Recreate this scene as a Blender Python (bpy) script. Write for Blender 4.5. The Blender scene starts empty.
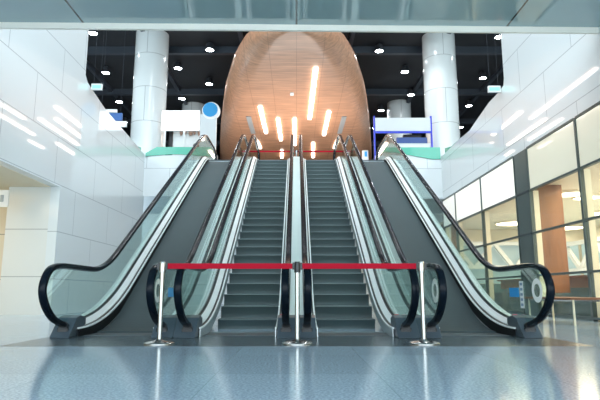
import bpy, bmesh, math, random
from mathutils import Vector, Matrix
random.seed(4)
scn = bpy.context.scene
COL = scn.collection

# ------------------------------------------------------------ camera, world, exposure
cam_d = bpy.data.cameras.new('camera'); cam = bpy.data.objects.new('camera', cam_d); COL.objects.link(cam)
cam_d.sensor_width = 36.0; cam_d.lens = 530.0/600.0*36.0; cam_d.shift_x = 3.5/600.0
cam_d.clip_start = 0.05; cam_d.clip_end = 300
cam.location = (0, 0, 0.60); cam.rotation_euler = (math.radians(90+9.85), 0, 0)
scn.camera = cam
scn.view_settings.view_transform = 'Standard'; scn.view_settings.look = 'None'
scn.view_settings.gamma = 1.0; scn.view_settings.use_curve_mapping = False
scn.view_settings.exposure = 0.17
w = bpy.data.worlds.new('daylight'); scn.world = w; w.use_nodes = True
wn = w.node_tree.nodes; wl = w.node_tree.links
wn['Background'].inputs['Color'].default_value = (0.80, 0.93, 1.0, 1)
wn['Background'].inputs['Strength'].default_value = 4.0

def area(name, loc, size, power, color, rot=(0, 0, 0)):
    d = bpy.data.lights.new(name, 'AREA'); d.shape = 'RECTANGLE'; d.size, d.size_y = size
    d.energy = power; d.color = color
    o = bpy.data.objects.new(name, d); COL.objects.link(o); o.location = loc; o.rotation_euler = rot
    return o
# added unseen fill strips over the escalators, brightening the hall and streaking the walls
for k, (x, y, r) in enumerate([(-3.6, 13.0, -8), (-1.2, 14.5, -8), (1.2, 14.5, 8), (3.6, 13.0, 8), (-4.6, 16.6, -8), (4.6, 16.6, 8)]):
    area('hall_fill_strip_%d' % k, (x, y, 12.1), (0.22, 4.0), 110, (0.93, 0.98, 1.0), (0, 0, math.radians(r)))

# ------------------------------------------------------------ materials
MATS = {}
def mat(name, color, rough=0.5, metal=0.0, emit=None, estr=0.0, coat=0.0, spec=0.5, noise=None, bump=None):
    if name in MATS: return MATS[name]
    m = bpy.data.materials.new(name); m.use_nodes = True; MATS[name] = m
    nt = m.node_tree; b = nt.nodes['Principled BSDF']
    b.inputs['Base Color'].default_value = (*color, 1); b.inputs['Roughness'].default_value = rough
    b.inputs['Metallic'].default_value = metal; b.inputs['Coat Weight'].default_value = coat
    b.inputs['Coat Roughness'].default_value = 0.03
    b.inputs['Specular IOR Level'].default_value = spec
    if emit: b.inputs['Emission Color'].default_value = (*emit, 1); b.inputs['Emission Strength'].default_value = estr
    if noise:      # (scale vector, amount)
        tc = nt.nodes.new('ShaderNodeTexCoord'); mp = nt.nodes.new('ShaderNodeMapping'); n = nt.nodes.new('ShaderNodeTexNoise')
        mp.inputs['Scale'].default_value = noise[0]; n.inputs['Scale'].default_value = 1.0; n.inputs['Detail'].default_value = 4
        nt.links.new(tc.outputs['Object'], mp.inputs[0]); nt.links.new(mp.outputs[0], n.inputs['Vector'])
        mx = nt.nodes.new('ShaderNodeMix'); mx.data_type = 'RGBA'
        a = noise[1]
        mx.inputs[6].default_value = (*[c*(1-a) for c in color], 1); mx.inputs[7].default_value = (*[min(1, c*(1+a)) for c in color], 1)
        nt.links.new(n.outputs[0], mx.inputs[0]); nt.links.new(mx.outputs[2], b.inputs['Base Color'])
    return m

def brick_mat(name, color, joint, axes, bw, rh, off=(0, 0), mortar=0.008, rough=0.15, coat=0.0, speck=0.0, vary=0.0, spec=0.5, offset=0.5):
    """panels / tiles with thin joints, laid out in metres on the two given axes"""
    m = bpy.data.materials.new(name); m.use_nodes = True; MATS[name] = m
    nt = m.node_tree; N = nt.nodes; L = nt.links; b = N['Principled BSDF']
    tc = N.new('ShaderNodeTexCoord'); sp = N.new('ShaderNodeSeparateXYZ'); cb = N.new('ShaderNodeCombineXYZ')
    L.new(tc.outputs['Object'], sp.inputs[0])
    for k in (0, 1):
        ad = N.new('ShaderNodeMath'); ad.operation = 'ADD'; ad.inputs[1].default_value = off[k]
        L.new(sp.outputs['XYZ'.index(axes[k])], ad.inputs[0]); L.new(ad.outputs[0], cb.inputs[k])
    br = N.new('ShaderNodeTexBrick'); L.new(cb.outputs[0], br.inputs['Vector'])
    br.offset = offset; br.inputs['Scale'].default_value = 1.0; br.inputs['Brick Width'].default_value = bw
    br.inputs['Row Height'].default_value = rh; br.inputs['Mortar Size'].default_value = mortar; br.inputs['Mortar Smooth'].default_value = 0
    br.inputs['Color1'].default_value = (*color, 1); br.inputs['Color2'].default_value = (*[c*(1-vary) for c in color], 1)
    br.inputs['Mortar'].default_value = (*joint, 1)
    src = br.outputs['Color']
    if speck:
        n = N.new('ShaderNodeTexNoise'); n.inputs['Scale'].default_value = 55; n.inputs['Detail'].default_value = 3
        L.new(tc.outputs['Object'], n.inputs['Vector'])
        rp = N.new('ShaderNodeValToRGB'); rp.color_ramp.elements[0].position = .38; rp.color_ramp.elements[1].position = .62
        rp.color_ramp.elements[0].color = (1-speck,)*3+(1,); rp.color_ramp.elements[1].color = (1+speck,)*3+(1,)
        L.new(n.outputs[0], rp.inputs[0])
        mx = N.new('ShaderNodeMix'); mx.data_type = 'RGBA'; mx.blend_type = 'MULTIPLY'; mx.inputs[0].default_value = 1
        L.new(src, mx.inputs[6]); L.new(rp.outputs[0], mx.inputs[7]); src = mx.outputs[2]
    L.new(src, b.inputs['Base Color'])
    b.inputs['Roughness'].default_value = rough; b.inputs['Coat Weight'].default_value = coat; b.inputs['Coat Roughness'].default_value = 0.025
    b.inputs['Specular IOR Level'].default_value = spec
    return m

def glass_mat(name, tint, refl=0.12, rough=0.02, ior=1.5):
    m = bpy.data.materials.new(name); m.use_nodes = True; MATS[name] = m
    nt = m.node_tree; N = nt.nodes; L = nt.links; N.clear()
    out = N.new('ShaderNodeOutputMaterial'); t = N.new('ShaderNodeBsdfTransparent'); g = N.new('ShaderNodeBsdfGlossy')
    t.inputs[0].default_value = (*tint, 1); g.inputs['Roughness'].default_value = rough
    lf = N.new('ShaderNodeLayerWeight'); lf.inputs[0].default_value = 0.5
    lw = N.new('ShaderNodeMath'); lw.operation = 'POWER'; lw.inputs[1].default_value = 4.0; L.new(lf.outputs['Facing'], lw.inputs[0])
    mr = N.new('ShaderNodeMath'); mr.operation = 'MULTIPLY_ADD'; mr.inputs[1].default_value = 0.6; mr.inputs[2].default_value = refl; mr.use_clamp = True
    mx = N.new('ShaderNodeMixShader')
    L.new(lw.outputs[0], mr.inputs[0]); L.new(mr.outputs[0], mx.inputs[0]); L.new(t.outputs[0], mx.inputs[1]); L.new(g.outputs[0], mx.inputs[2])
    L.new(mx.outputs[0], out.inputs[0])
    return m

wall_m = brick_mat('glossy_white_panel', (0.74, 0.79, 0.81), (0.42, 0.46, 0.49), 'YZ', 2.75, 1.275, off=(-0.2, 0.33), mortar=0.011, rough=0.4, coat=1.0)
fascia_m = brick_mat('white_fascia_panel', (0.74, 0.79, 0.81), (0.42, 0.46, 0.49), 'XZ', 2.0, 1.27, off=(0.4, 0.55), mortar=0.011, rough=0.35, coat=0.8)
pier_m = brick_mat('white_pier_panel', (0.76, 0.78, 0.76), (0.42, 0.44, 0.44), 'XZ', 40, 1.275, off=(20, 0.27), mortar=0.011, rough=0.2, coat=0.3)
recess_m = brick_mat('cream_wall_panel', (0.74, 0.64, 0.46), (0.3, 0.27, 0.22), 'XZ', 3.0, 1.275, off=(0.1, 0.33), mortar=0.011, rough=0.25, coat=0.2)
floor_m = brick_mat('polished_blue_granite', (0.42, 0.545, 0.67), (0.30, 0.42, 0.50), 'XY', 1.2, 1.2, off=(0.6, 0.7), mortar=0.004, rough=0.13, speck=0.22, vary=0.12, spec=0.9, offset=0.0)
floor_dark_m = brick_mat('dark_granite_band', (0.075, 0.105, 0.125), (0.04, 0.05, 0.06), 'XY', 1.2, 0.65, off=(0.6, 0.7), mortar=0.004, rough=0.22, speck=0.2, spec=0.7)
soffit_m = brick_mat('glossy_blue_grey_soffit', (0.30, 0.43, 0.46), (0.02, 0.03, 0.035), 'XY', 4.3, 60, off=(0, 20), mortar=0.02, rough=0.08, coat=0.8, offset=0.0)
lip_m = mat('cream_ceiling_trim', (0.93, 0.91, 0.83), 0.35)
dark_m = mat('black_ceiling', (0.012, 0.015, 0.02), 0.7, noise=((0.4, 0.4, 0.4), 0.5))
beam_m = mat('dark_steel_beam', (0.035, 0.045, 0.06), 0.45)
duct_m = mat('dim_duct', (0.06, 0.075, 0.10), 0.4)
col_m = brick_mat('white_column_panel', (0.66, 0.71, 0.72), (0.34, 0.37, 0.38), 'XZ', 40, 1.6, off=(20, 0.1), mortar=0.012, rough=0.22, coat=0.5)
wood_m = None
def wood(name, color, bands=60, rough=0.25, coat=0.4, axis='Y'):
    m = bpy.data.materials.new(name); m.use_nodes = True; nt = m.node_tree; N = nt.nodes; L = nt.links; b = N['Principled BSDF']
    tc = N.new('ShaderNodeTexCoord'); mp = N.new('ShaderNodeMapping'); n = N.new('ShaderNodeTexNoise')
    mp.inputs['Scale'].default_value = (0.6, 6, 6) if axis == 'Y' else (6, 6, 0.5)
    L.new(tc.outputs['Object'], mp.inputs[0]); L.new(mp.outputs[0], n.inputs['Vector']); n.inputs['Scale'].default_value = 1.6; n.inputs['Detail'].default_value = 6
    r = N.new('ShaderNodeValToRGB'); r.color_ramp.elements[0].position = .3; r.color_ramp.elements[1].position = .7
    r.color_ramp.elements[0].color = (*[c*0.78 for c in color], 1); r.color_ramp.elements[1].color = (*[min(1, c*1.18) for c in color], 1)
    L.new(n.outputs[0], r.inputs[0]); src = r.outputs[0]
    if bands:
        br = N.new('ShaderNodeTexBrick'); br.offset = 0; L.new(tc.outputs['Object'], br.inputs['Vector'])
        br.inputs['Scale'].default_value = 1; br.inputs['Brick Width'].default_value = 1.0; br.inputs['Row Height'].default_value = 0.6
        br.inputs['Mortar Size'].default_value = 0.012; br.inputs['Color1'].default_value = (1, 1, 1, 1); br.inputs['Color2'].default_value = (.95, .95, .95, 1)
        br.inputs['Mortar'].default_value = (.72, .68, .66, 1)
        mx = N.new('ShaderNodeMix'); mx.data_type = 'RGBA'; mx.blend_type = 'MULTIPLY'; mx.inputs[0].default_value = 1
        L.new(src, mx.inputs[6]); L.new(br.outputs[0], mx.inputs[7]); src = mx.outputs[2]
    L.new(src, b.inputs['Base Color']); b.inputs['Roughness'].default_value = rough; b.inputs['Coat Weight'].default_value = coat
    b.inputs['Coat Roughness'].default_value = 0.12
    MATS[name] = m; return m
hull_m = wood('honey_wood_slats', (0.56, 0.29, 0.17), rough=0.45, coat=0.2)
brown_m = wood('orange_brown_veneer', (0.22, 0.088, 0.028), bands=0, rough=0.4, coat=0.1, axis='Z')
bench_m = wood('bench_brown_wood', (0.24, 0.10, 0.05), bands=0, rough=0.6, coat=0.0)
glass_m = glass_mat('green_tinted_glass', (0.885, 0.985, 0.965), refl=0.09)
store_glass_m = glass_mat('shopfront_glass', (0.99, 0.99, 0.97), refl=0.015)
mint_m = mat('mint_green_glass', (0.09, 0.50, 0.36), 0.15, coat=0.2)
rubber_m = mat('black_handrail_rubber', (0.004, 0.008, 0.014), 0.22)
rubber_m.node_tree.nodes['Principled BSDF'].inputs['IOR'].default_value = 1.22
alu_m = mat('white_brushed_aluminium', (0.90, 0.93, 0.94), 0.35, 0.0)
steel_m = mat('brushed_steel', (0.45, 0.45, 0.44), 0.25, 1.0)
chrome_m = mat('chrome_guide', (0.35, 0.38, 0.42), 0.2, 1.0)
skirt_black_m = mat('black_skirt_panel', (0.008, 0.010, 0.012), 0.6, spec=0.2)
skirt_m = mat('brushed_skirt_panel', (0.62, 0.66, 0.68), 0.3, 0.6)
gasket_m = mat('dark_gasket', (0.02, 0.03, 0.035), 0.4)
newel_m = mat('blue_grey_newel_cover', (0.085, 0.112, 0.138), 0.32, 0.3)
step_m = mat('grey_green_step', (0.082, 0.112, 0.116), 0.45, 0.35)
nose_m = mat('pale_step_edge', (0.14, 0.18, 0.185), 0.45, 0.3)  # step edges and comb plate, paler than the step body
cover_m = mat('grey_cover_sheet', (0.060, 0.082, 0.089), 0.6, spec=0.2, noise=((1.5, 0.7, 0.7), 0.1))
clad_m = mat('truss_cladding', (0.45, 0.50, 0.52), 0.4, 0.2)
red_m = mat('red_belt', (0.40, 0.004, 0.02), 0.8, spec=0.2)
black_m = mat('black_plastic', (0.01, 0.011, 0.013), 0.35)
white_m = mat('white_paint', (0.78, 0.80, 0.80), 0.4)
greywhite_m = mat('pale_grey_board', (0.62, 0.66, 0.68), 0.45)
blue_m = mat('bright_blue', (0.02, 0.33, 0.78), 0.35)
cyan_m = mat('cyan_disc', (0.0, 0.22, 0.50), 0.5, emit=(0.0, 0.36, 0.75), estr=0.12)
navy_m = mat('royal_blue_paint', (0.02, 0.05, 0.62), 0.35)
frame_m = mat('dark_green_grey_frame', (0.075, 0.10, 0.095), 0.35, 0.3)
fin_m = mat('cream_fin', (0.80, 0.74, 0.56), 0.5)
cream_m = mat('cream_plaster', (0.84, 0.75, 0.58), 0.7)
frost_bright_m = mat('bright_backlit_panel', (0.74, 0.74, 0.70), 0.25, emit=(1.0, 0.98, 0.92), estr=0.60, coat=0.5)
frost_m = mat('backlit_frosted_panel', (0.66, 0.63, 0.50), 0.25, emit=(1.0, 0.95, 0.80), estr=0.24, coat=0.5)
teal_m = mat('dark_teal_panel', (0.05, 0.10, 0.095), 0.25, coat=0.4)
lamp_m = mat('lamp_glow', (1, 1, 1), 0.5, emit=(0.92, 0.97, 1.0), estr=45)
strip_m = mat('strip_glow', (1, 1, 1), 0.5, emit=(1.0, 0.90, 0.78), estr=8.0)
box_m = mat('lightbox_glow', (1, 1, 1), 0.5, emit=(0.97, 0.99, 1.0), estr=1.6)
warm_m = mat('warm_lamp_glow', (1, 1, 1), 0.5, emit=(1.0, 0.90, 0.70), estr=5.0)
housing_m = mat('lamp_housing', (0.03, 0.033, 0.04), 0.5)
green_m = mat('leaf_green', (0.10, 0.32, 0.10), 0.6)
sign_g = mat('exit_sign_green', (0.2, 0.7, 0.55), 0.4, emit=(0.30, 0.85, 0.62), estr=0.5)

# ------------------------------------------------------------ mesh helpers
class MB:
    def __init__(s): s.v = []; s.f = []
    def add(s, vs, fs):
        n = len(s.v); s.v += [tuple(v) for v in vs]; s.f += [tuple(i+n for i in f) for f in fs]; return s
    def box(s, x0, x1, y0, y1, z0, z1):
        return s.add([(x0,y0,z0),(x1,y0,z0),(x1,y1,z0),(x0,y1,z0),(x0,y0,z1),(x1,y0,z1),(x1,y1,z1),(x0,y1,z1)],
            [(3,2,1,0),(4,5,6,7),(0,1,5,4),(1,2,6,5),(2,3,7,6),(3,0,4,7)])
    def prism(s, pts, a, b, axis='X'):
        """polygon (2D) extruded between a and b along an axis; X: pts=(y,z); Y: pts=(x,z); Z: pts=(x,y)"""
        n = len(pts)
        mk = {'X': lambda p, t: (t, p[0], p[1]), 'Y': lambda p, t: (p[0], t, p[1]), 'Z': lambda p, t: (p[0], p[1], t)}[axis]
        vs = [mk(p, a) for p in pts]+[mk(p, b) for p in pts]
        return s.add(vs, [tuple(range(n))[::-1], tuple(range(n, 2*n))]+[(i, (i+1) % n, n+(i+1) % n, n+i) for i in range(n)])
    def sweep(s, path, prof, x0=0.0, closed=True):
        """profile [(dx, dn)] swept along path [(y,z)] in the plane x = x0"""
        m = len(prof); rows = []
        for i, (y, z) in enumerate(path):
            a = path[max(0, i-1)]; b = path[min(len(path)-1, i+1)]
            ty, tz = b[0]-a[0], b[1]-a[1]; l = math.hypot(ty, tz) or 1; ny, nz = -tz/l, ty/l
            rows += [(x0+dx, y+ny*dn, z+nz*dn) for dx, dn in prof]
        fs = []
        for i in range(len(path)-1):
            for j in range(m if closed else m-1):
                fs.append((i*m+j, i*m+(j+1) % m, (i+1)*m+(j+1) % m, (i+1)*m+j))
        if closed: fs += [tuple(range(m))[::-1], tuple(range((len(path)-1)*m, len(path)*m))]
        return s.add(rows, fs)
    def tube(s, p, q, r, n=12, r2=None):
        p = Vector(p); q = Vector(q); d = (q-p).normalized(); u = d.orthogonal().normalized(); v = d.cross(u); r2 = r if r2 is None else r2
        vs = [p+u*math.cos(t)*r+v*math.sin(t)*r for t in [2*math.pi*i/n for i in range(n)]]
        vs += [q+u*math.cos(t)*r2+v*math.sin(t)*r2 for t in [2*math.pi*i/n for i in range(n)]]
        return s.add(vs, [tuple(range(n))[::-1], tuple(range(n, 2*n))]+[(i, (i+1) % n, n+(i+1) % n, n+i) for i in range(n)])
    def lathe(s, prof, c=(0, 0, 0), n=32):
        m = len(prof); vs = []
        for i in range(n):
            t = 2*math.pi*i/n; vs += [(c[0]+r*math.cos(t), c[1]+r*math.sin(t), c[2]+z) for r, z in prof]
        fs = [(i*m+j, ((i+1) % n)*m+j, ((i+1) % n)*m+j+1, i*m+j+1) for i in range(n) for j in range(m-1)]
        return s.add(vs, fs)
    def build(s, name, material, parent=None, smooth=None, bevel=0, loc=None):
        me = bpy.data.meshes.new(name); me.from_pydata(s.v, [], s.f)
        bm = bmesh.new(); bm.from_mesh(me); bmesh.ops.remove_doubles(bm, verts=bm.verts, dist=1e-5)
        bmesh.ops.recalc_face_normals(bm, faces=bm.faces)
        if smooth is not None:
            for f in bm.faces: f.smooth = True
            for e in bm.edges:
                if len(e.link_faces) == 2 and e.calc_face_angle(0) > math.radians(smooth): e.smooth = False
        bm.to_mesh(me); bm.free()
        me.materials.append(material)
        o = bpy.data.objects.new(name, me); COL.objects.link(o)
        if parent: o.parent = parent
        if bevel:
            md = o.modifiers.new('bevel', 'BEVEL'); md.width = bevel; md.segments = 2; md.limit_method = 'ANGLE'
        if loc: o.location = loc
        return o

def tag(o, label=None, cat=None, group=None, kind=None):
    if label: o['label'] = label
    if cat: o['category'] = cat
    if group: o['group'] = group
    if kind: o['kind'] = kind
    return o
def empty(name, loc, label, cat, group=None):
    o = bpy.data.objects.new(name, None); COL.objects.link(o); o.location = loc; o.empty_display_size = .2
    return tag(o, label, cat, group)
def struct(o, label=None, cat=None): o['kind'] = 'structure'; o['label'] = label or o.name; o['category'] = cat or 'structure'; return o
def local(o):
    """child meshes written in world metres: shift so they keep their place under a moved Empty"""
    for c in o.children: c.matrix_parent_inverse = Matrix.Translation(-Vector(o.location))
    return o

# ------------------------------------------------------------ the setting
XL, XR = -6.5, 6.2
struct(MB().box(-14, 20, -4, 30, -0.2, 0.0).build('floor', floor_m), 'polished blue-grey granite lobby floor', 'floor')
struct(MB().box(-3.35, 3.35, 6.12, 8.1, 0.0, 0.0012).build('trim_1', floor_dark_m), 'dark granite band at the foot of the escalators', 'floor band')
# near glossy ceiling and its cream edge
struct(MB().prism([(XL, -4), (XR, -4), (XR, 10.1), (XL, 9.88)], 5.95, 6.15, 'Z').build('ceiling', soffit_m), 'glossy blue-grey lobby ceiling', 'ceiling')
struct(MB().prism([(XL+.01, 9.88), (XR-.01, 10.1), (XR-.01, 10.16), (XL+.01, 9.94)], 5.825, 6.15, 'Z').build('trim_3', lip_m), 'cream edge strip of the lobby ceiling', 'ceiling trim')
# side walls
LP = [(14.3, 0), (22.2, 0), (22.2, 6.36), (21.92, 6.40), (19.76, 6.56), (18.43, 6.64), (17.18, 6.74), (16.12, 6.93), (15.62, 7.03), (15.44, 7.2), (15.42, 12.5), (-4, 12.5), (-4, 3.45), (14.3, 3.45)]
struct(MB().prism(LP, XL-0.25, XL, 'X').build('wall_left', wall_m), 'glossy white panelled wall left of the escalators', 'wall')
RP = [(22.3, 0), (22.3, 6.30), (19.5, 6.34), (18.3, 6.30), (17.4, 6.45), (16.3, 6.62), (15.4, 6.64), (15.06, 6.7), (14.99, 6.9), (14.98, 12.5), (-4, 12.5), (-4, 4.42), (22.2, 4.42), (22.2, 0)]
struct(MB().prism(RP, XR, XR+0.3, 'X').build('wall_right', wall_m), 'glossy white panelled wall above the shopfront', 'wall')
# left recess (corridor under the wall)
struct(MB().box(-7.9, XL-0.25, 14.3, 14.6, 0, 3.45).build('wall_left_pier', pier_m), 'white pier at the corridor end', 'wall')
struct(MB().prism([(-7.9, 15.2), (-12, 13.9), (-12, 14.1), (-7.9, 15.4)], 0, 3.45, 'Z').build('wall_left_recess', recess_m), 'cream corridor wall behind the pier', 'wall')
struct(MB().box(-12.2, -12, -4, 14.1, 0, 3.45).build('wall_left_corridor', recess_m), 'cream corridor side wall', 'wall')
struct(MB().box(-12.2, XL-0.25, -4, 15.4, 3.45, 3.6).build('ceiling_corridor', cream_m), 'cream corridor ceiling', 'ceiling')
struct(MB().box(-7.9, -7.7, 14.6, 15.3, 0, 3.45).build('wall_left_return', recess_m), 'cream corridor return wall', 'wall')
# upper floor, fascias
struct(MB().box(-3.5, 3.5, 17.45, 22.2, 4.62, 4.98).build('floor_landing', clad_m), 'landing at the top of the escalators', 'floor')
struct(MB().box(-16, 16, 22.2, 48, 4.62, 4.98).build('floor_upper', clad_m), 'upper hall floor', 'floor')
struct(MB().box(XL, -3.4, 22.05, 22.2, 4.60, 6.38).build('wall_back_left', fascia_m), 'white fascia below the left upper gallery', 'wall')
struct(MB().box(3.4, XR, 22.1, 22.25, 4.50, 6.38).build('wall_back_right', fascia_m), 'white fascia below the right upper gallery', 'wall')
struct(MB().box(-8, 14, 27.2, 27.4, 0, 4.6).build('wall_far_lower', white_m), 'white wall deep under the upper gallery', 'wall')
# mint green glass with a wavy lower edge in front of the fascias
def wave(x): return 6.40+0.10*math.sin(x*1.5)
top = 6.72
pts = [(-6.45+0.15*i, None) for i in range(21)]
xs = [-6.45+0.155*i for i in range(20)]
struct(MB().prism([(x, max(6.30, 6.32+0.08*math.sin((x+6.4)*1.3))) for x in xs]+[(xs[-1], top), (xs[3], top), (xs[0], 6.45)], 21.98, 22.03, 'Y').build('trim_4', mint_m), 'mint green glass band along the left gallery edge', 'glass band')
xs = [3.5+0.14*i for i in range(20)]
struct(MB().prism([(x, 6.50-0.30*min(1, max(0, (x-4.2)/1.6))) for x in xs]+[(6.16, 6.42), (6.16, 6.66), (xs[-1], top), (xs[0], top)], 22.03, 22.08, 'Y').build('trim_5', mint_m), 'mint green glass band along the right gallery edge', 'glass band')
struct(MB().prism([(22.1, 6.34), (20.2, 6.49), (20.2, 6.62), (21.4, 6.60), (22.1, 6.74)], XL-0.22, XL-0.18, 'X').build('trim_6', mint_m), 'mint glass edging on the left wall', 'glass band')
struct(MB().prism([(22.1, 6.30), (19.8, 6.34), (19.8, 6.5), (21.2, 6.52), (22.1, 6.7)], XR+0.18, XR+0.22, 'X').build('trim_7', mint_m), 'mint glass edging on the right wall', 'glass band')
# dark hall ceiling and its shell
struct(MB().box(-16, 16, 10.0, 48, 12.5, 12.7).build('ceiling_hall', dark_m), 'black ceiling of the upper hall', 'ceiling')
struct(MB().box(-16, 16, 47.8, 48, 4.98, 12.5).build('wall_hall_back', dark_m), 'dark back wall of the upper hall', 'wall')
struct(MB().box(-16, -15.8, 10, 48, 4.98, 12.5).build('wall_hall_left', dark_m), 'dark left wall of the upper hall', 'wall')
struct(MB().box(15.8, 16, 10, 48, 4.98, 12.5).build('wall_hall_right', dark_m), 'dark right wall of the upper hall', 'wall')
bi = 0
for y in (19, 24.5, 30, 35.5, 41):
    bi += 1
    struct(MB().box(-15.8, 15.8, y-.12, y+.12, 12.15, 12.5).build('trim_beam_%d' % bi, beam_m), 'dark steel cross beam under the hall ceiling', 'beam')
for x in (-11, -7, -2.6, 2.6, 7, 11):
    bi += 1
    struct(MB().box(x-.10, x+.10, 15.5, 47.8, 12.3, 12.5).build('trim_beam_%d' % bi, beam_m), 'dark steel long beam under the hall ceiling', 'beam')

# ------------------------------------------------------------ shopfront on the right
ZT = [1.03, 2.13, 3.27, 4.42]
bays = [(8.4, 11.33), (11.33, 13.85), (14.7, 17.5), (17.5, 20.4), (20.4, 22.2)]
for i, (a, b) in enumerate([(5.4, 8.4)]+bays):
    fr = MB()
    for yy in (a, b): fr.box(XR-0.02, XR+0.07, *((yy, yy+.04) if yy == a else (yy-.04, yy)), 0, 4.42)
    for z in [0.06]+ZT: fr.box(XR-0.02, XR+0.07, a+.04, b-.04, z-0.03, z+0.02)
    o = fr.build('window_%d' % (i+1), frame_m); struct(o, 'tall shopfront bay with dark frame and frosted top pane', 'window')
    MB().box(XR+0.005, XR+0.02, a+.04, b-.04, 0.08, 3.25).build('pane', store_glass_m, o)
    MB().box(XR+0.005, XR+0.03, a+.04, b-.04, 3.29, 4.38).build('frosted_pane', frost_bright_m if i >= 3 else frost_m, o)
    MB().box(XR+0.071, XR+0.21, b-.05, b-.01, 0, 3.25).build('fin', fin_m, o)
struct(MB().box(XR-0.01, XR+0.2, 13.89, 14.66, 0, 4.42).build('trim_pillar', frame_m), 'dark panelled pillar in the shopfront', 'pillar')
struct(MB().box(6.5, 14, -4, 26, 3.6, 3.7).build('ceiling_shop', cream_m), 'cream shop ceiling', 'ceiling')
struct(MB().box(14, 14.2, -4, 26, 0, 3.6).build('wall_shop_back', cream_m), 'cream shop back wall', 'wall')
struct(MB().box(6.5, 14, 25.8, 26, 0, 3.6).build('wall_shop_end', cream_m), 'cream shop end wall', 'wall')
for k, (x, y, r) in enumerate([(9.47, 22.9, 0.75), (8.35, 15.9, 0.45), (9.2, 16.5, 0.4), (12.6, 24.6, 0.8), (11.6, 20.0, 0.6), (9.6, 11.4, 0.6)]):
    nm = ['over the far end of the counter', 'just behind the nearer brown partition', 'right of the nearer brown partition', 'in the far back corner', 'halfway along the back wall', 'nearest the camera'][k]
    l = empty('round_ceiling_lamp', (x, y, 3.6), 'round warm ceiling lamp in the shop, %s' % nm, 'ceiling lamp', 'round shop lamps')
    MB().lathe([(0, -.06), (r, -.06), (r, 0.0), (0, 0.0)], n=28).build('diffuser', warm_m, l)
    MB().lathe([(r+.005, -.08), (r+.05, -.08), (r+.05, 0.0), (r+.005, 0)], n=28).build('rim', cream_m, l)
area('shop_light', (10, 14, 3.5), (5, 16), 1500, (1.0, 0.83, 0.56))

for k, z in enumerate((1.03, 2.13, 3.27)): struct(MB().box(XR-.025, XR-.01, 13.89, 14.66, z-.03, z+.02).build('trim_%d' % (8+k), gasket_m), 'dark transom line crossing the shopfront pillar', 'pillar trim')
c = empty('wooden_partition', (7.0, 14.8, 0), 'tall orange brown wood partition behind the shop glass', 'partition')
MB().box(6.42, 7.50, 14.72, 15.0, 0, 3.59).build('panel', brown_m, c); MB().box(6.42, 7.50, 14.7, 15.02, 0, 0.12).build('plinth', teal_m, c); local(c)
c = empty('wooden_partition', (6.9, 23.6, 0), 'far orange brown wood partition at the shop end', 'partition')
MB().box(6.53, 7.15, 23.5, 23.8, 0, 3.59).build('panel', brown_m, c); MB().box(6.53, 7.15, 23.48, 23.82, 0, 0.12).build('plinth', teal_m, c); local(c)
c = empty('shop_counter', (7.6, 13, 0), 'low brown wooden counter along the inside of the shop glass', 'counter')
MB().box(7.8, 8.4, 9.0, 20.5, 0.72, 1.0).build('counter_front', brown_m, c)
MB().box(7.7, 8.5, 8.9, 20.6, 1.0, 1.05).build('worktop', bench_m, c)
MB().box(7.85, 8.35, 9.1, 20.4, 0.0, 0.72).build('base', teal_m, c); local(c)
c = empty('white_truss', (12.5, 17, 0), 'white steel zigzag truss seen deep inside the shop', 'truss')
for z in (1.55, 2.75): MB().box(12.4, 12.6, 8, 25, z-.09, z+.09).build('chord', white_m, c)
yy = 8.3; up = True
while yy < 24:
    z0, z1 = (1.6, 2.7) if up else (2.7, 1.6)
    d = MB().prism([(yy, z0), (yy+.30, z0), (yy+1.5, z1), (yy+1.2, z1)], 12.42, 12.58, 'X').build('diagonal', white_m, c)
    yy += 1.25; up = not up
local(c)
struct(MB().box(13.7, 13.9, 6, 25.5, 0.9, 3.0).build('window_9', mat('daylit_window', (.3, .4, .42), .3, emit=(0.55, 0.68, 0.66), estr=0.35)), 'daylit window band at the back of the shop', 'window')
struct(MB().box(6.9, 13.6, 25.6, 25.75, 1.0, 3.0).build('window_10', MATS['daylit_window']), 'daylit window band at the end of the shop', 'window')
struct(MB().box(XR+.34, XR+.40, 5.4, 22.2, 0.0, .58).build('baseboard_right', teal_m), 'dark teal low wall behind the shopfront glass', 'low wall')
c = empty('white_truss', (9.5, 25, 0), 'white steel zigzag truss at the far end of the shop, above the counter', 'truss')
for z in (1.75, 2.85): MB().box(7.2, 12.2, 25.0, 25.2, z-.08, z+.08).build('chord', white_m, c)
for x in (7.2, 12.05): MB().box(x, x+.14, 25.02, 25.18, 0, 1.67).build('leg', white_m, c)
for k in range(5):
    x0 = 7.4+k*.95; a_, b_ = ((x0, 1.8), (x0+.75, 2.8)) if k % 2 else ((x0, 2.8), (x0+.75, 1.8))
    MB().prism([a_, (a_[0]+.22, a_[1]), (b_[0]+.22, b_[1]), b_], 25.03, 25.17, 'Y').build('diagonal', white_m, c)
local(c)
p = empty('potted_plant', (7.95, 12.8, 1.05), 'small green plant on the shop counter', 'plant')
MB().lathe([(0, 0), (.07, 0), (.09, .13), (0, .13)], n=14).build('pot', white_m, p)
lv = MB()
for k in range(16):
    a = k*2.4; r = .05+.012*(k % 5); h = .2+.02*(k % 6)
    lv.add([(0, 0, .12), (r*math.cos(a+.25), r*math.sin(a+.25), h*.8), (2.2*r*math.cos(a), 2.2*r*math.sin(a), h), (r*math.cos(a-.25), r*math.sin(a-.25), h*.8), (r*math.cos(a), r*math.sin(a), h*.78)], [(0, 1, 2, 4), (0, 4, 2, 3)])
lv.build('foliage', green_m, p)
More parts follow.
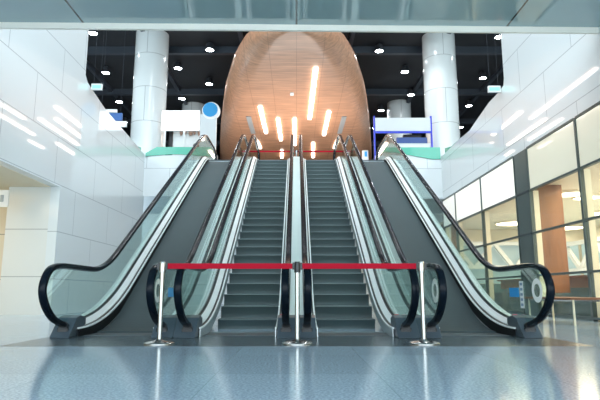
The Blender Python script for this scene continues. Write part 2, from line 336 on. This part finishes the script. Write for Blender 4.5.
for k, (y, m_, lb) in enumerate([(12.3, white_m, 'white paper cup on the shop counter beside the plant'), (13.3, fin_m, 'cream paper cup on the shop counter behind the plant')]):
    u = empty('paper_cup', (7.95, y, 1.05), lb, 'cup', 'cups on the shop counter')
    MB().lathe([(0, 0), (.05, 0), (.07, .16), (0, .16)], n=14).build('cup_body', m_, u); MB().lathe([(0, .16), (.075, .16), (.07, .185), (0, .185)], n=14).build('lid', black_m, u)

struct(MB().box(13.6, 13.68, -4, 25.5, 0, .95).build('baseboard_back', teal_m), 'dark teal dado along the shop back wall', 'dado')
struct(MB().box(6.55, 13.55, 25.5, 25.58, 0, .98).build('baseboard_end', teal_m), 'dark teal dado along the shop end wall', 'dado')
# ------------------------------------------------------------ escalators
Y0, S = 8.67, 0.5714
YT = Y0+4.98/S
def nl(y):
    r = 0.55
    if y < Y0-r: return 0.0
    if y < Y0+r: return S*(y-(Y0-r))**2/(4*r)
    if y < YT-r: return S*(y-Y0)
    if y < YT+r: return 4.98-S*((YT+r)-y)**2/(4*r)
    return 4.98
def nd(y):      # decks and skirts sweep out more gently at the foot
    r = 1.15
    if y < Y0-r: return 0.0
    if y < Y0+r: return S*(y-(Y0-r))**2/(4*r)
    return nl(y)
def ys(a, b, step=0.5):
    out = [a]; y = a
    while y < b-1e-6:
        near = abs(y-Y0) < 1.3 or abs(y-YT) < .8
        y = min(b, y+(0.1 if near else step)); out.append(y)
    return out
def catmull(P, n=6):
    out = []
    for i in range(len(P)-1):
        p0 = P[max(0, i-1)]; p1 = P[i]; p2 = P[i+1]; p3 = P[min(len(P)-1, i+2)]
        for k in range(n):
            t = k/n
            out.append(tuple(0.5*((2*p1[j])+(-p0[j]+p2[j])*t+(2*p0[j]-5*p1[j]+4*p2[j]-p3[j])*t*t+(-p0[j]+3*p1[j]-3*p2[j]+p3[j])*t**3) for j in (0, 1)))
    out.append(P[-1]); return out
HR = .965
newel_low = catmull([(7.52, .10), (7.22, .16), (6.92, .26), (6.69, .43), (6.585, .62), (6.65, .80), (6.80, .915), (7.05, .96), (7.4, HR)], 6)
mid = [(y, nl(y)+HR) for y in ys(7.6, 18.9)]
newel_top = catmull([(19.1, 4.98+HR), (19.55, 4.98+HR-.01), (19.8, 4.98+.88), (19.98, 4.98+.70), (20.0, 4.98+.5), (19.88, 4.98+.32), (19.6, 4.98+.2), (19.2, 4.98+.14)], 6)
HAND = newel_low+mid+newel_top
DK = .20
deck_path = [(y, nd(y)) for y in ys(7.6, 19.3)]

def arrow_disc(parent, x, y, z, side, name='arrow_sticker'):
    """white ring sticker with a bold arrow, on the face of a glass panel (normal along X)"""
    r = .155; n = 28; e = .006*side
    ring = MB(); v = []
    for k in range(n):
        t = 2*math.pi*k/n; v += [(x+e, y+math.cos(t)*r, z+math.sin(t)*r), (x+e, y+math.cos(t)*r*.55, z+math.sin(t)*r*.55)]
    v2 = [(a+.003*side, b, c_) for a, b, c_ in v]
    f = [(2*k, 2*((k+1) % n), 2*((k+1) % n)+1, 2*k+1) for k in range(n)]
    ring.add(v2, f)
    d = ring.build(name, mat('sticker_white', (.95, .97, .96), .5), parent)
    ar = [(0, .075), (.05, .01), (.022, .01), (.022, -.07), (-.022, -.07), (-.022, .01), (-.05, .01)]
    MB().prism([(y+p[0], z+p[1]) for p in ar], x+e+.003*side, x+e+.006*side, 'X').build('arrow', mat('sticker_grey', (.16, .19, .18), .5), d)
    return d

def escalator(cx, covered, label, wL, wR, stickers):
    """cx lane centre, wL / wR half widths to the outer side on the left / right"""
    root = empty('escalator', (cx, 8.0, 0), label, 'escalator', 'row of four escalators')
    P = lambda mb, nm, m, **k: mb.build(nm, m, root, **k)
    for s, wd in ((-1, wL), (1, wR)):
        sx = lambda a: cx+s*a
        # skirt
        sk = MB(); path = [(y, nd(y)) for y in ys(7.42, 19.0)]
        sk.sweep(path, [(s*.508, -.25 if False else -.04), (s*.52, -.04), (s*.52, .105), (s*.508, .105)], cx)
        P(sk, 'skirt_panel', skirt_black_m if covered else skirt_m)
        ed = MB().sweep(path, [(s*.506, .105), (s*.53, .105), (s*.53, .125), (s*.506, .125)], cx)
        P(ed, 'skirt_trim', alu_m)
        # inner decking: dark groove then a wide sloping white band
        P(MB().sweep(path, [(s*.53, .08), (s*.56, .08), (s*.56, .135), (s*.53, .115)], cx), 'groove', gasket_m)
        P(MB().sweep(deck_path, [(s*.56, .10), (s*.636, .10), (s*.636, DK), (s*.626, DK), (s*.56, .15)], cx), 'inner_deck', alu_m)
        P(MB().sweep(deck_path, [(s*.636, .14), (s*.65, .14), (s*.65, DK+.012), (s*.636, DK+.012)], cx), 'gasket', gasket_m)
        P(MB().sweep(deck_path, [(s*.672, .14), (s*.69, .14), (s*.69, DK+.015), (s*.672, DK+.015)], cx), 'gasket', gasket_m)
        P(MB().sweep(deck_path, [(s*.69, .12), (s*wd, .12), (s*wd, DK), (s*.69, DK)], cx), 'outer_deck', alu_m)
        # cladding below the outer deck
        lo = [(y, max(0.0, nl(y)-.95) if y < YT else 4.05) for y in ys(7.45, 19.3)]
        hi = [(y, nd(y)+.12) for y in ys(7.45, 19.3)]
        q = MB(); n = len(lo); xa, xb = sx(wd-.03), sx(wd-.005)
        vs = [(xa, *p) for p in lo]+[(xa, *p) for p in hi]+[(xb, *p) for p in lo]+[(xb, *p) for p in hi]
        fs = []
        for i in range(n-1): fs += [(i, i+1, n+i+1, n+i), (2*n+i, 3*n+i, 3*n+i+1, 2*n+i+1), (n+i, n+i+1, 3*n+i+1, 3*n+i), (i, 2*n+i, 2*n+i+1, i+1)]
        q.add(vs, fs); P(q, 'side_cladding', clad_m)
        # glass: newel curve + handrail on top, deck below
        up = HAND[2:-2]; dn = [(y, nd(y)+DK-.03) for y in ys(7.5, 19.3)]
        low = dn[::-1]
        g = MB(); N_ = len(up)
        top_pts = [(p[0], p[1]) for p in up]
        # fan strips: split into lower newel cap, middle, top cap
        poly = top_pts+low
        g.prism(poly, sx(.655), sx(.665), 'X'); go = P(g, 'glass_panel', glass_m)
        # guide + handrail
        P(MB().sweep(HAND, [(s*.66-.014, -.062), (s*.66+.014, -.062), (s*.66+.014, -.046), (s*.66-.014, -.046)], cx), 'handrail_guide', chrome_m)
        hp = [(-.044, -.040), (-.020, -.046), (.020, -.046), (.044, -.040), (.050, -.015), (.042, .010), (.020, .018), (-.020, .018), (-.042, .010), (-.050, -.015)]
        hr = P(MB().sweep(HAND, [(s*.66+a, b) for a, b in hp], cx), 'handrail', rubber_m, smooth=50)
        # newel base: sloping cover with the black handrail inlet
        b_in, b_out = .54, wd
        nb = MB().prism([(7.18, 0.004), (7.50, 0.004), (7.74, .16), (7.74, .24), (7.56, .285), (7.42, .255)], sx(b_in), sx(b_out), 'X')
        nbo = P(nb, 'newel_base', newel_m, bevel=.01)
        MB().tube((sx(.66), 7.26, .155), (sx(.66), 7.42, .115), .06, 14).build('handrail_inlet', black_m, nbo, smooth=40)
        MB().box(sx(.66)-.075, sx(.66)+.075, 7.25, 7.42, .04, .13).build('inlet_block', black_m, nbo, bevel=.015)
        # up-stand plate closing the decks where they meet the base
        if (s < 0 and 'tagL' in stickers) or (s > 0 and 'tagR' in stickers):
            MB().prism([(7.58, .286), (7.72, .25), (7.72, .258), (7.58, .294)], sx(.575), sx(.63), 'X').build('warning_label', mat('pink_red', (.75, .12, .16), .5), nbo)
        # top end base
        P(MB().prism([(19.0, 4.98), (19.5, 4.98), (19.3, 5.24), (19.0, 5.2)], sx(b_in), sx(b_out), 'X'), 'top_base', newel_m)
        key = 'L' if s < 0 else 'R'; X0 = sx(.66); fs_ = -1 if X0 > 0 else 1
        if 'arrow'+key in stickers:
            arrow_disc(go, sx(.66), 6.955, .62, fs_)
        if 'blue'+key in stickers:
            MB().box(*sorted((X0+fs_*.006, X0+fs_*.009)), 7.53, 7.86, .53, .66).build('blue_sticker', blue_m, go)
        if 'strip'+key in stickers:
            so = MB().box(*sorted((X0+fs_*.006, X0+fs_*.009)), 7.38, 7.50, .38, .75).build('white_strip_sticker', white_m, go)
            for k in range(5):
                MB().box(*sorted((X0+fs_*.009, X0+fs_*.011)), 7.40, 7.48, .41+k*.07, .445+k*.07).build('strip_mark', mat('strip_mark_blue', (.2, .3, .42), .5), so)
    # comb plate and landing plates
    P(MB().box(cx-.5, cx+.5, 7.55, 8.12, 0.0, 0.004), 'floor_plate', mat('landing_plate', (.09, .115, .13), .4, .4))
    P(MB().box(cx-.5, cx+.5, 8.12, 8.2, 0.0, 0.010), 'comb_plate', nose_m)
    P(MB().box(cx-.5, cx+.5, 17.4, 19.0, 4.98, 4.995), 'floor_plate', mat('landing_plate', (.2, .24, .26), .35, .6))
    # underside of the truss
    path = [(y, nl(y)) for y in ys(8.9, 17.4)]
    if covered:
        cp = [(y, nl(y)+.012) for y in ys(8.1, 17.5, .4)]
        P(MB().sweep([(y, z) for y, z in cp], [(-.505, -.012), (.505, -.012), (.505, .012), (-.505, .012)], cx), 'cover_sheet', cover_m)
    else:
        prev = None
        for k in range(0, 26):
            zt = max(0.0, .2*k-.04) if k else 0.02
            yn = Y0+(.2*k-.04)/S if k else 8.2
            yb = Y0+(.2*(k+1)-.04)/S+.03
            zb = -.0 if k <= 1 else .2*(k-1)-.04-.02
            if k == 0: continue
            stp = MB()
            # tread with rounded nose and a riser curving inwards
            rz = max(0.0, zt-.2)
            prof = [(yn, zt), (yb, zt), (yb, zt-.02), (yn+.05, zt-.03)]
            riser = []
            for j in range(7):
                t = j/6; riser.append((yn+.012+.035*math.sin(t*math.pi*.55), zt-.022-(zt-.022-rz)*t))
            prof = [(yn, zt), (yn-.004, zt-.012)]+riser+[(yn+.09, rz), (yn+.09, zt-.03), (yb, zt-.03), (yb, zt)]
            stp.prism(prof, cx-.5, cx+.5, 'X')
            so = P(stp, 'step', step_m)
            MB().box(cx-.499, cx+.499, yn-.008, yn+.012, zt-.012, zt+.003).build('step_edge', nose_m, so)
    return local(root)

escalator(-0.80, False, 'left of the two middle escalators with bare moving steps', .83, .80, ('tagR',))
escalator(0.80, False, 'right of the two middle escalators with bare moving steps', .80, .83, ('tagR',))
escalator(-2.46, True, 'far left escalator with its steps hidden under a grey sheet', .80, .83, ('arrowR', 'blueR'))
escalator(2.46, True, 'far right escalator with its steps hidden under a grey sheet', .83, .80, ('arrowL', 'arrowR', 'blueR', 'stripR', 'tagR'))

# ------------------------------------------------------------ belt stanchions
def stanchion(name, x, y, z, label, group, belts=(), h=.95, head=None):
    r = empty(name, (x, y, z), label, 'barrier post', group)
    MB().lathe([(0, 0), (.18, 0), (.18, .012), (.165, .026), (.06, .040), (.035, .055), (0, .055)]).build('base', steel_m, r, smooth=40)
    MB().lathe([(0, .05), (.027, .05), (.027, h-.12), (0, h-.12)], n=20).build('post', steel_m, r, smooth=40)
    MB().lathe([(0, h-.12), (.036, h-.12), (.038, h-.10), (.038, h-.01), (.032, h+.01), (0, h+.012)], n=20).build('head', head or steel_m, r, smooth=40)
    for s in (-1, 1):
        MB().box(s*.034, s*.06, -.02, .02, h-.085, h-.0).build('belt_slot', black_m, r)
    for k in belts:
        x0, x1 = (.058, k) if k > 0 else (k, -.058)
        MB().box(x0, x1, -.002, .002, h-.075, h-.010).build('belt', red_m, r)
    return r
stanchion('barrier_post', 0.01, 6.42, 0, 'steel barrier post standing in the middle, red belts on both sides', 'lower barrier posts', (-1.56, 1.43), .95, black_m)
stanchion('barrier_post', -1.61, 6.42, 0, 'steel barrier post standing before the left escalator pair', 'lower barrier posts')
stanchion('barrier_post', 1.50, 6.42, 0, 'steel barrier post standing before the right escalator pair', 'lower barrier posts')
stanchion('barrier_post', 0.0, 20.25, 4.98, 'distant barrier post at the top landing, middle', 'upper barrier posts', (-2.0, 2.0), 1.12)
stanchion('barrier_post', -2.06, 20.25, 4.98, 'distant barrier post at the top landing, left', 'upper barrier posts', (), 1.12)
stanchion('barrier_post', 2.06, 20.25, 4.98, 'distant barrier post at the top landing, right', 'upper barrier posts', (), 1.12)

# ------------------------------------------------------------ columns
for nm, x, y, z0, lb in (('left', -6.75, 23.2, 4.98, 'tall white round column on the left, nearer one'), ('right', 6.70, 23.4, 4.98, 'tall white round column on the right, nearer one'),
                     ('lf', -6.65, 32.8, 4.98, 'white round column far left behind the lit white board'), ('rf', 6.55, 32.4, 4.98, 'white round column far right behind the pale board')):
    c = empty('round_column', (x, y, z0), lb, 'column', 'white round columns')
    n = 40
    MB().lathe([(0, 0), (.755, 0), (.755, 12.49-z0), (0, 12.49-z0)], n=n).build('shaft', col_m, c, smooth=40)
    MB().lathe([(.76, 0), (.80, 0), (.80, .12), (.76, .12)], n=n).build('base_ring', steel_m, c, smooth=40)

# ------------------------------------------------------------ oval wooden canopy with light strips
def hull():
    r = empty('wooden_canopy', (0, 26, 9.2), 'huge oval honey coloured wooden canopy behind the escalators', 'canopy')
    outline = [(14.9, .15), (15.1, .55), (15.5, 1.0), (16.0, 1.35), (16.56, 1.63), (17.91, 2.14), (19.28, 2.50), (20.97, 2.90), (22.96, 3.27), (25.4, 3.70), (28.03, 4.12), (30.5, 4.5), (33.5, 4.92)]
    rows = []
    outline = [(y*1.105, wd*1.105) for y, wd in outline]
    for y, wd in catmull(outline, 3): rows.append((y, wd, 9.2))
    ye, we = outline[-1]
    for k in range(1, 10):      # turns down to the floor behind
        t = k/9*math.pi/2; rows.append((ye+1.6*math.sin(t), we+.02, 9.2-1.6*(1-math.cos(t))))
    rows.append((ye+1.6, we+.02, 4.99))
    M = 28; vs = []; fs = []
    for i, (y, wd, z) in enumerate(rows):
        a = rows[max(0, i-1)]; b = rows[min(len(rows)-1, i+1)]
        ty, tz = b[0]-a[0], b[2]-a[2]; l = math.hypot(ty, tz) or 1; ny, nz = -tz/l, ty/l
        rim = min(.9, wd*.5)
        for j in range(M+1):
            v = -1+2*j/M; v = math.sin(v*math.pi/2)
            x = wd*v-.06; e = max(0, (abs(wd*v)-(wd-rim))/rim); dn = .9*rim*(1-math.sqrt(max(0, 1-e*e)))
            vs.append((x, y+ny*dn*0.0 if nz > .99 else y+ny*dn, z+nz*dn))
    for i in range(len(rows)-1):
        for j in range(M): fs.append((i*(M+1)+j, i*(M+1)+j+1, (i+1)*(M+1)+j+1, (i+1)*(M+1)+j))
    o = MB().add(vs, fs).build('shell', hull_m, r, smooth=60)
    md = o.modifiers.new('thick', 'SOLIDIFY'); md.thickness = .12; md.offset = 1
    for x0, y0, x1, y1 in ((-1.71, 23.75, -1.66, 27.9), (-.93, 25.5, -.89, 29.3), (-.10, 25.5, -.09, 30.3), (.75, 19.4, .66, 25.5), (1.57, 24.45, 1.52, 28.3), (.98, 29.9, 1.07, 33.2), (-.90, 31.6, -.95, 33.3), (2.36, 29.4, 2.3, 31.0), (-2.3, 29.5, -2.2, 31)):
        w2 = .085
        s_ = MB().prism([(x0-w2, y0), (x0+w2, y0), (x1+w2, y1), (x1-w2, y1)], 9.12, 9.19, 'Z').build('light_strip', strip_m, r)
    for x0, y0, x1, y1 in ((-2.38, 25.2, -2.37, 28.0), (2.37, 25.2, 2.35, 28.0)):
        w2 = .12
        MB().prism([(x0-w2, y0), (x0+w2, y0), (x1+w2, y1), (x1-w2, y1)], 9.15, 9.19, 'Z').build('air_grille', mat('grille_grey', (.35, .36, .36), .5), r)
    MB().box(-.28, -.12, 22.0, 22.3, 9.15, 9.19).build('ceiling_sensor', white_m, r)
    return local(r)
hull()
# added fill aimed up at the canopy, with no fixture behind it
area('canopy_fill', (0, 24.5, 5.1), (5.0, 4.0), 300, (1.0, 0.95, 0.92), (math.pi, 0, 0))

# ------------------------------------------------------------ spotlights under the dark ceiling
spots = [(-7.75, 18.8, 'nearest the left wall edge'), (-8.57, 22.5, 'second along the left row'), (-9.19, 26.2, 'third along the left row'), (-10.0, 29.6, 'farthest of the left row'),
         (-5.22, 22.0, 'right of the left column, upper'), (-5.84, 25.73, 'right of the left column, lower'), (-3.53, 20.2, 'left of the canopy, upper'), (-4.14, 23.8, 'left of the canopy, lower'),
         (3.38, 20.3, 'right of the canopy, upper'), (4.59, 27.5, 'right of the canopy, middle'), (4.75, 30.7, 'right of the canopy, lowest'), (4.55, 18.2, 'above the right column near the ceiling edge'),
         (4.85, 22.4, 'left of the right column, upper'), (5.72, 25.2, 'left of the right column, lower'), (8.59, 23.1, 'second along the right row'), (9.13, 26.8, 'third along the right row'),
         (9.8, 30.5, 'farthest of the right row'), (7.84, 19.1, 'nearest the right wall edge')]
for x, y, lb in spots:
    x *= 1.184; y *= 1.184
    r = empty('ceiling_spotlight', (x, y, 12.1), 'bright white round ceiling spotlight %s' % lb, 'spotlight', 'spotlights in the black ceiling')
    MB().lathe([(0, .0), (.19, .0), (.19, .015), (0, .015)], n=16).build('lens', lamp_m, r)
    MB().lathe([(.192, -.02), (.22, -.02), (.18, .28), (.04, .38), (0, .38), (0, .02), (.192, .02)], n=16).build('housing', housing_m, r, smooth=40)
    d = bpy.data.lights.new('spot', 'SPOT'); d.energy = 300; d.spot_size = math.radians(110); d.spot_blend = .6; d.color = (.93, .97, 1.0); d.shadow_soft_size = .1
    o = bpy.data.objects.new('spot_lamp', d); COL.objects.link(o); o.location = (0, 0, -.04); o.parent = r

# ------------------------------------------------------------ signs and kiosks on the upper floor
s = empty('lit_sign_board', (-5.1, 22.6, 4.98), 'blank white lit board above the left upper shop', 'sign board')
MB().box(-5.94, -4.29, 22.42, 22.47, 7.62, 8.5).build('lit_face', box_m, s); MB().box(-5.96, -4.27, 22.47, 22.56, 7.60, 8.52).build('casing', greywhite_m, s)
for x in (-5.80, -4.95): MB().box(x-.04, x+.04, 22.47, 22.55, 4.98, 7.60).build('support_post', white_m, s)
local(s)
s = empty('shop_kiosk', (-5.0, 23.0, 4.98), 'white shop unit with brown hangings under the lit board', 'kiosk')
MB().box(-5.55, -4.15, 23.0, 23.1, 4.98, 7.80).build('back_panel', white_m, s)
for k, wd in enumerate((.16, .11, .2, .13, .15)): MB().prism([(-5.25+k*.2, 7.72), (-5.25+k*.2+wd, 7.72), (-5.27+k*.2+wd, 7.60-.03*(k % 3)), (-5.2+k*.2, 7.50+.04*(k % 2))], 22.9, 22.96, 'Y').build('hanging', mat('copper_brown', (.42, .25, .18), .4), s)
MB().box(-5.72, -5.57, 22.95, 23.08, 4.98, 7.7).build('shelf_upright', black_m, s)
local(s)
s = empty('dark_sphere_display', (-4.45, 22.72, 4.98), 'dark round display beside the pale pylon', 'display')
MB().lathe([(0.14*math.sin(a*math.pi/10), 1.98-0.14*math.cos(a*math.pi/10)) for a in range(11)], n=20).build('ball', black_m, s, smooth=60)
MB().lathe([(0, .04), (.03, .04), (.03, 1.85), (0, 1.85)], n=12).build('stalk', steel_m, s); MB().lathe([(0, 0), (.2, 0), (.2, .04), (0, .04)], n=20).build('foot', black_m, s)
s = empty('round_topped_pylon', (-3.9, 22.5, 4.98), 'pale pylon sign carrying a blue disc, left of the canopy', 'pylon sign')
MB().box(-4.24, -3.53, 22.42, 22.55, 4.98, 8.35).build('board', greywhite_m, s)
MB().tube((-3.78, 22.56, 8.50), (-3.78, 22.40, 8.50), .395, 36).build('disc_surround', white_m, s, smooth=40)
MB().tube((-3.81, 22.40, 8.54), (-3.81, 22.36, 8.54), .325, 36).build('blue_disc', cyan_m, s, smooth=40)
local(s)
s = empty('blue_framed_board', (4.7, 22.4, 4.98), 'blank pale board on royal blue posts right of the canopy', 'sign board')
MB().box(3.46, 5.89, 22.38, 22.46, 7.56, 8.16).build('board', greywhite_m, s)
for x in (3.42, 5.92): MB().box(x-.03, x+.03, 22.36, 22.48, 4.98, 8.24).build('post', navy_m, s)
MB().box(3.45, 5.89, 22.38, 22.46, 7.47, 7.55).build('lower_rail', navy_m, s); local(s)
s = empty('white_counter', (4.8, 22.6, 4.98), 'white counter wall behind the right gallery edge', 'counter')
MB().box(3.75, 5.87, 22.5, 22.62, 4.98, 6.98).build('front', white_m, s); MB().box(3.73, 5.88, 22.49, 22.66, 6.98, 7.03).build('top', greywhite_m, s); local(s)
s = empty('blue_display', (5.05, 22.9, 4.98), 'dark blue display block behind the white counter', 'display')
MB().box(4.45, 5.8, 22.7, 22.9, 4.98, 7.36).build('body', mat('deep_blue', (.01, .06, .25), .3), s); MB().box(4.75, 5.55, 22.72, 22.88, 7.36, 7.50).build('top_box', black_m, s); local(s)
s = empty('info_stand', (3.3, 24.6, 4.98), 'narrow white stand with a blue mark beside the canopy right edge', 'stand')
MB().box(3.14, 3.42, 24.5, 24.6, 4.98, 7.25).build('board', white_m, s); MB().box(3.24, 3.36, 24.48, 24.5, 6.95, 7.2).build('blue_mark', blue_m, s); local(s)
s = empty('hanging_sign', (-7.5, 21, 7.3), 'blue and white hanging sign seen past the left wall edge', 'hanging sign')
MB().box(-8.2, -7.45, 21, 21.1, 7.93, 8.06).build('upper_panel', white_m, s); MB().box(-8.1, -7.22, 21, 21.1, 7.58, 7.90).build('blue_panel', mat('sign_blue', (.02, .10, .32), .4), s)
MB().box(-8.4, -7.02, 21, 21.1, 7.32, 7.55).build('lower_panel', white_m, s)
for x in (-8.1, -7.3): MB().tube((x, 21.05, 8.0), (x, 21.05, 12.5), .006, 6).build('wire', beam_m, s)
local(s)
for x0, x1, y, z0, lb in ((-6.45, -6.12, 15.8, 6.86, 'small green and white sign hanging at the left wall edge'), (5.80, 6.17, 15.2, 6.55, 'small green and white sign hanging at the right wall edge')):
    s = empty('exit_sign', (x0, y, z0), lb, 'hanging sign', 'hanging exit signs')
    MB().box(x0, x1, y, y+.08, z0, z0+.20).build('box', white_m, s); MB().box(x0+.03, x1-.03, y-.006, y, z0+.04, z0+.15).build('face', sign_g, s)
    for x in (x0+.06, x1-.06): MB().tube((x, y+.04, z0+.2), (x, y+.04, 12.5), .003, 6).build('wire', beam_m, s)
    local(s)
s = empty('hanging_poster', (-7.7, 13.42, 2.75), 'small white hanging sign in the left corridor', 'hanging sign')
MB().box(-7.95, -7.40, 13.4, 13.44, 2.75, 3.19).build('board', white_m, s)
MB().box(-7.60, -7.52, 13.385, 13.4, 2.88, 3.06).build('pictogram', mat('pictogram_grey', (.35, .4, .42), .5), s); local(s)

# ------------------------------------------------------------ bench on the right
b = empty('wooden_bench', (5.3, 10.6, 0), 'long brown wooden bench on thin pale legs before the shopfront', 'bench')
MB().box(4.90, 5.62, 9.65, 11.7, .46, .50).build('seat', bench_m, b, bevel=.008)
for x in (5.0, 5.5):
    for y in (9.75, 11.6): MB().box(x-.014, x+.014, y-.014, y+.014, 0.0, .46).build('leg', fin_m, b)
for x in (5.0, 5.5): MB().box(x-.012, x+.012, 9.77, 11.58, .425, .455).build('rail', steel_m, b)
local(b)

area('corridor_light', (-9.2, 11, 3.4), (2.5, 5), 90, (1.0, 0.78, 0.5))
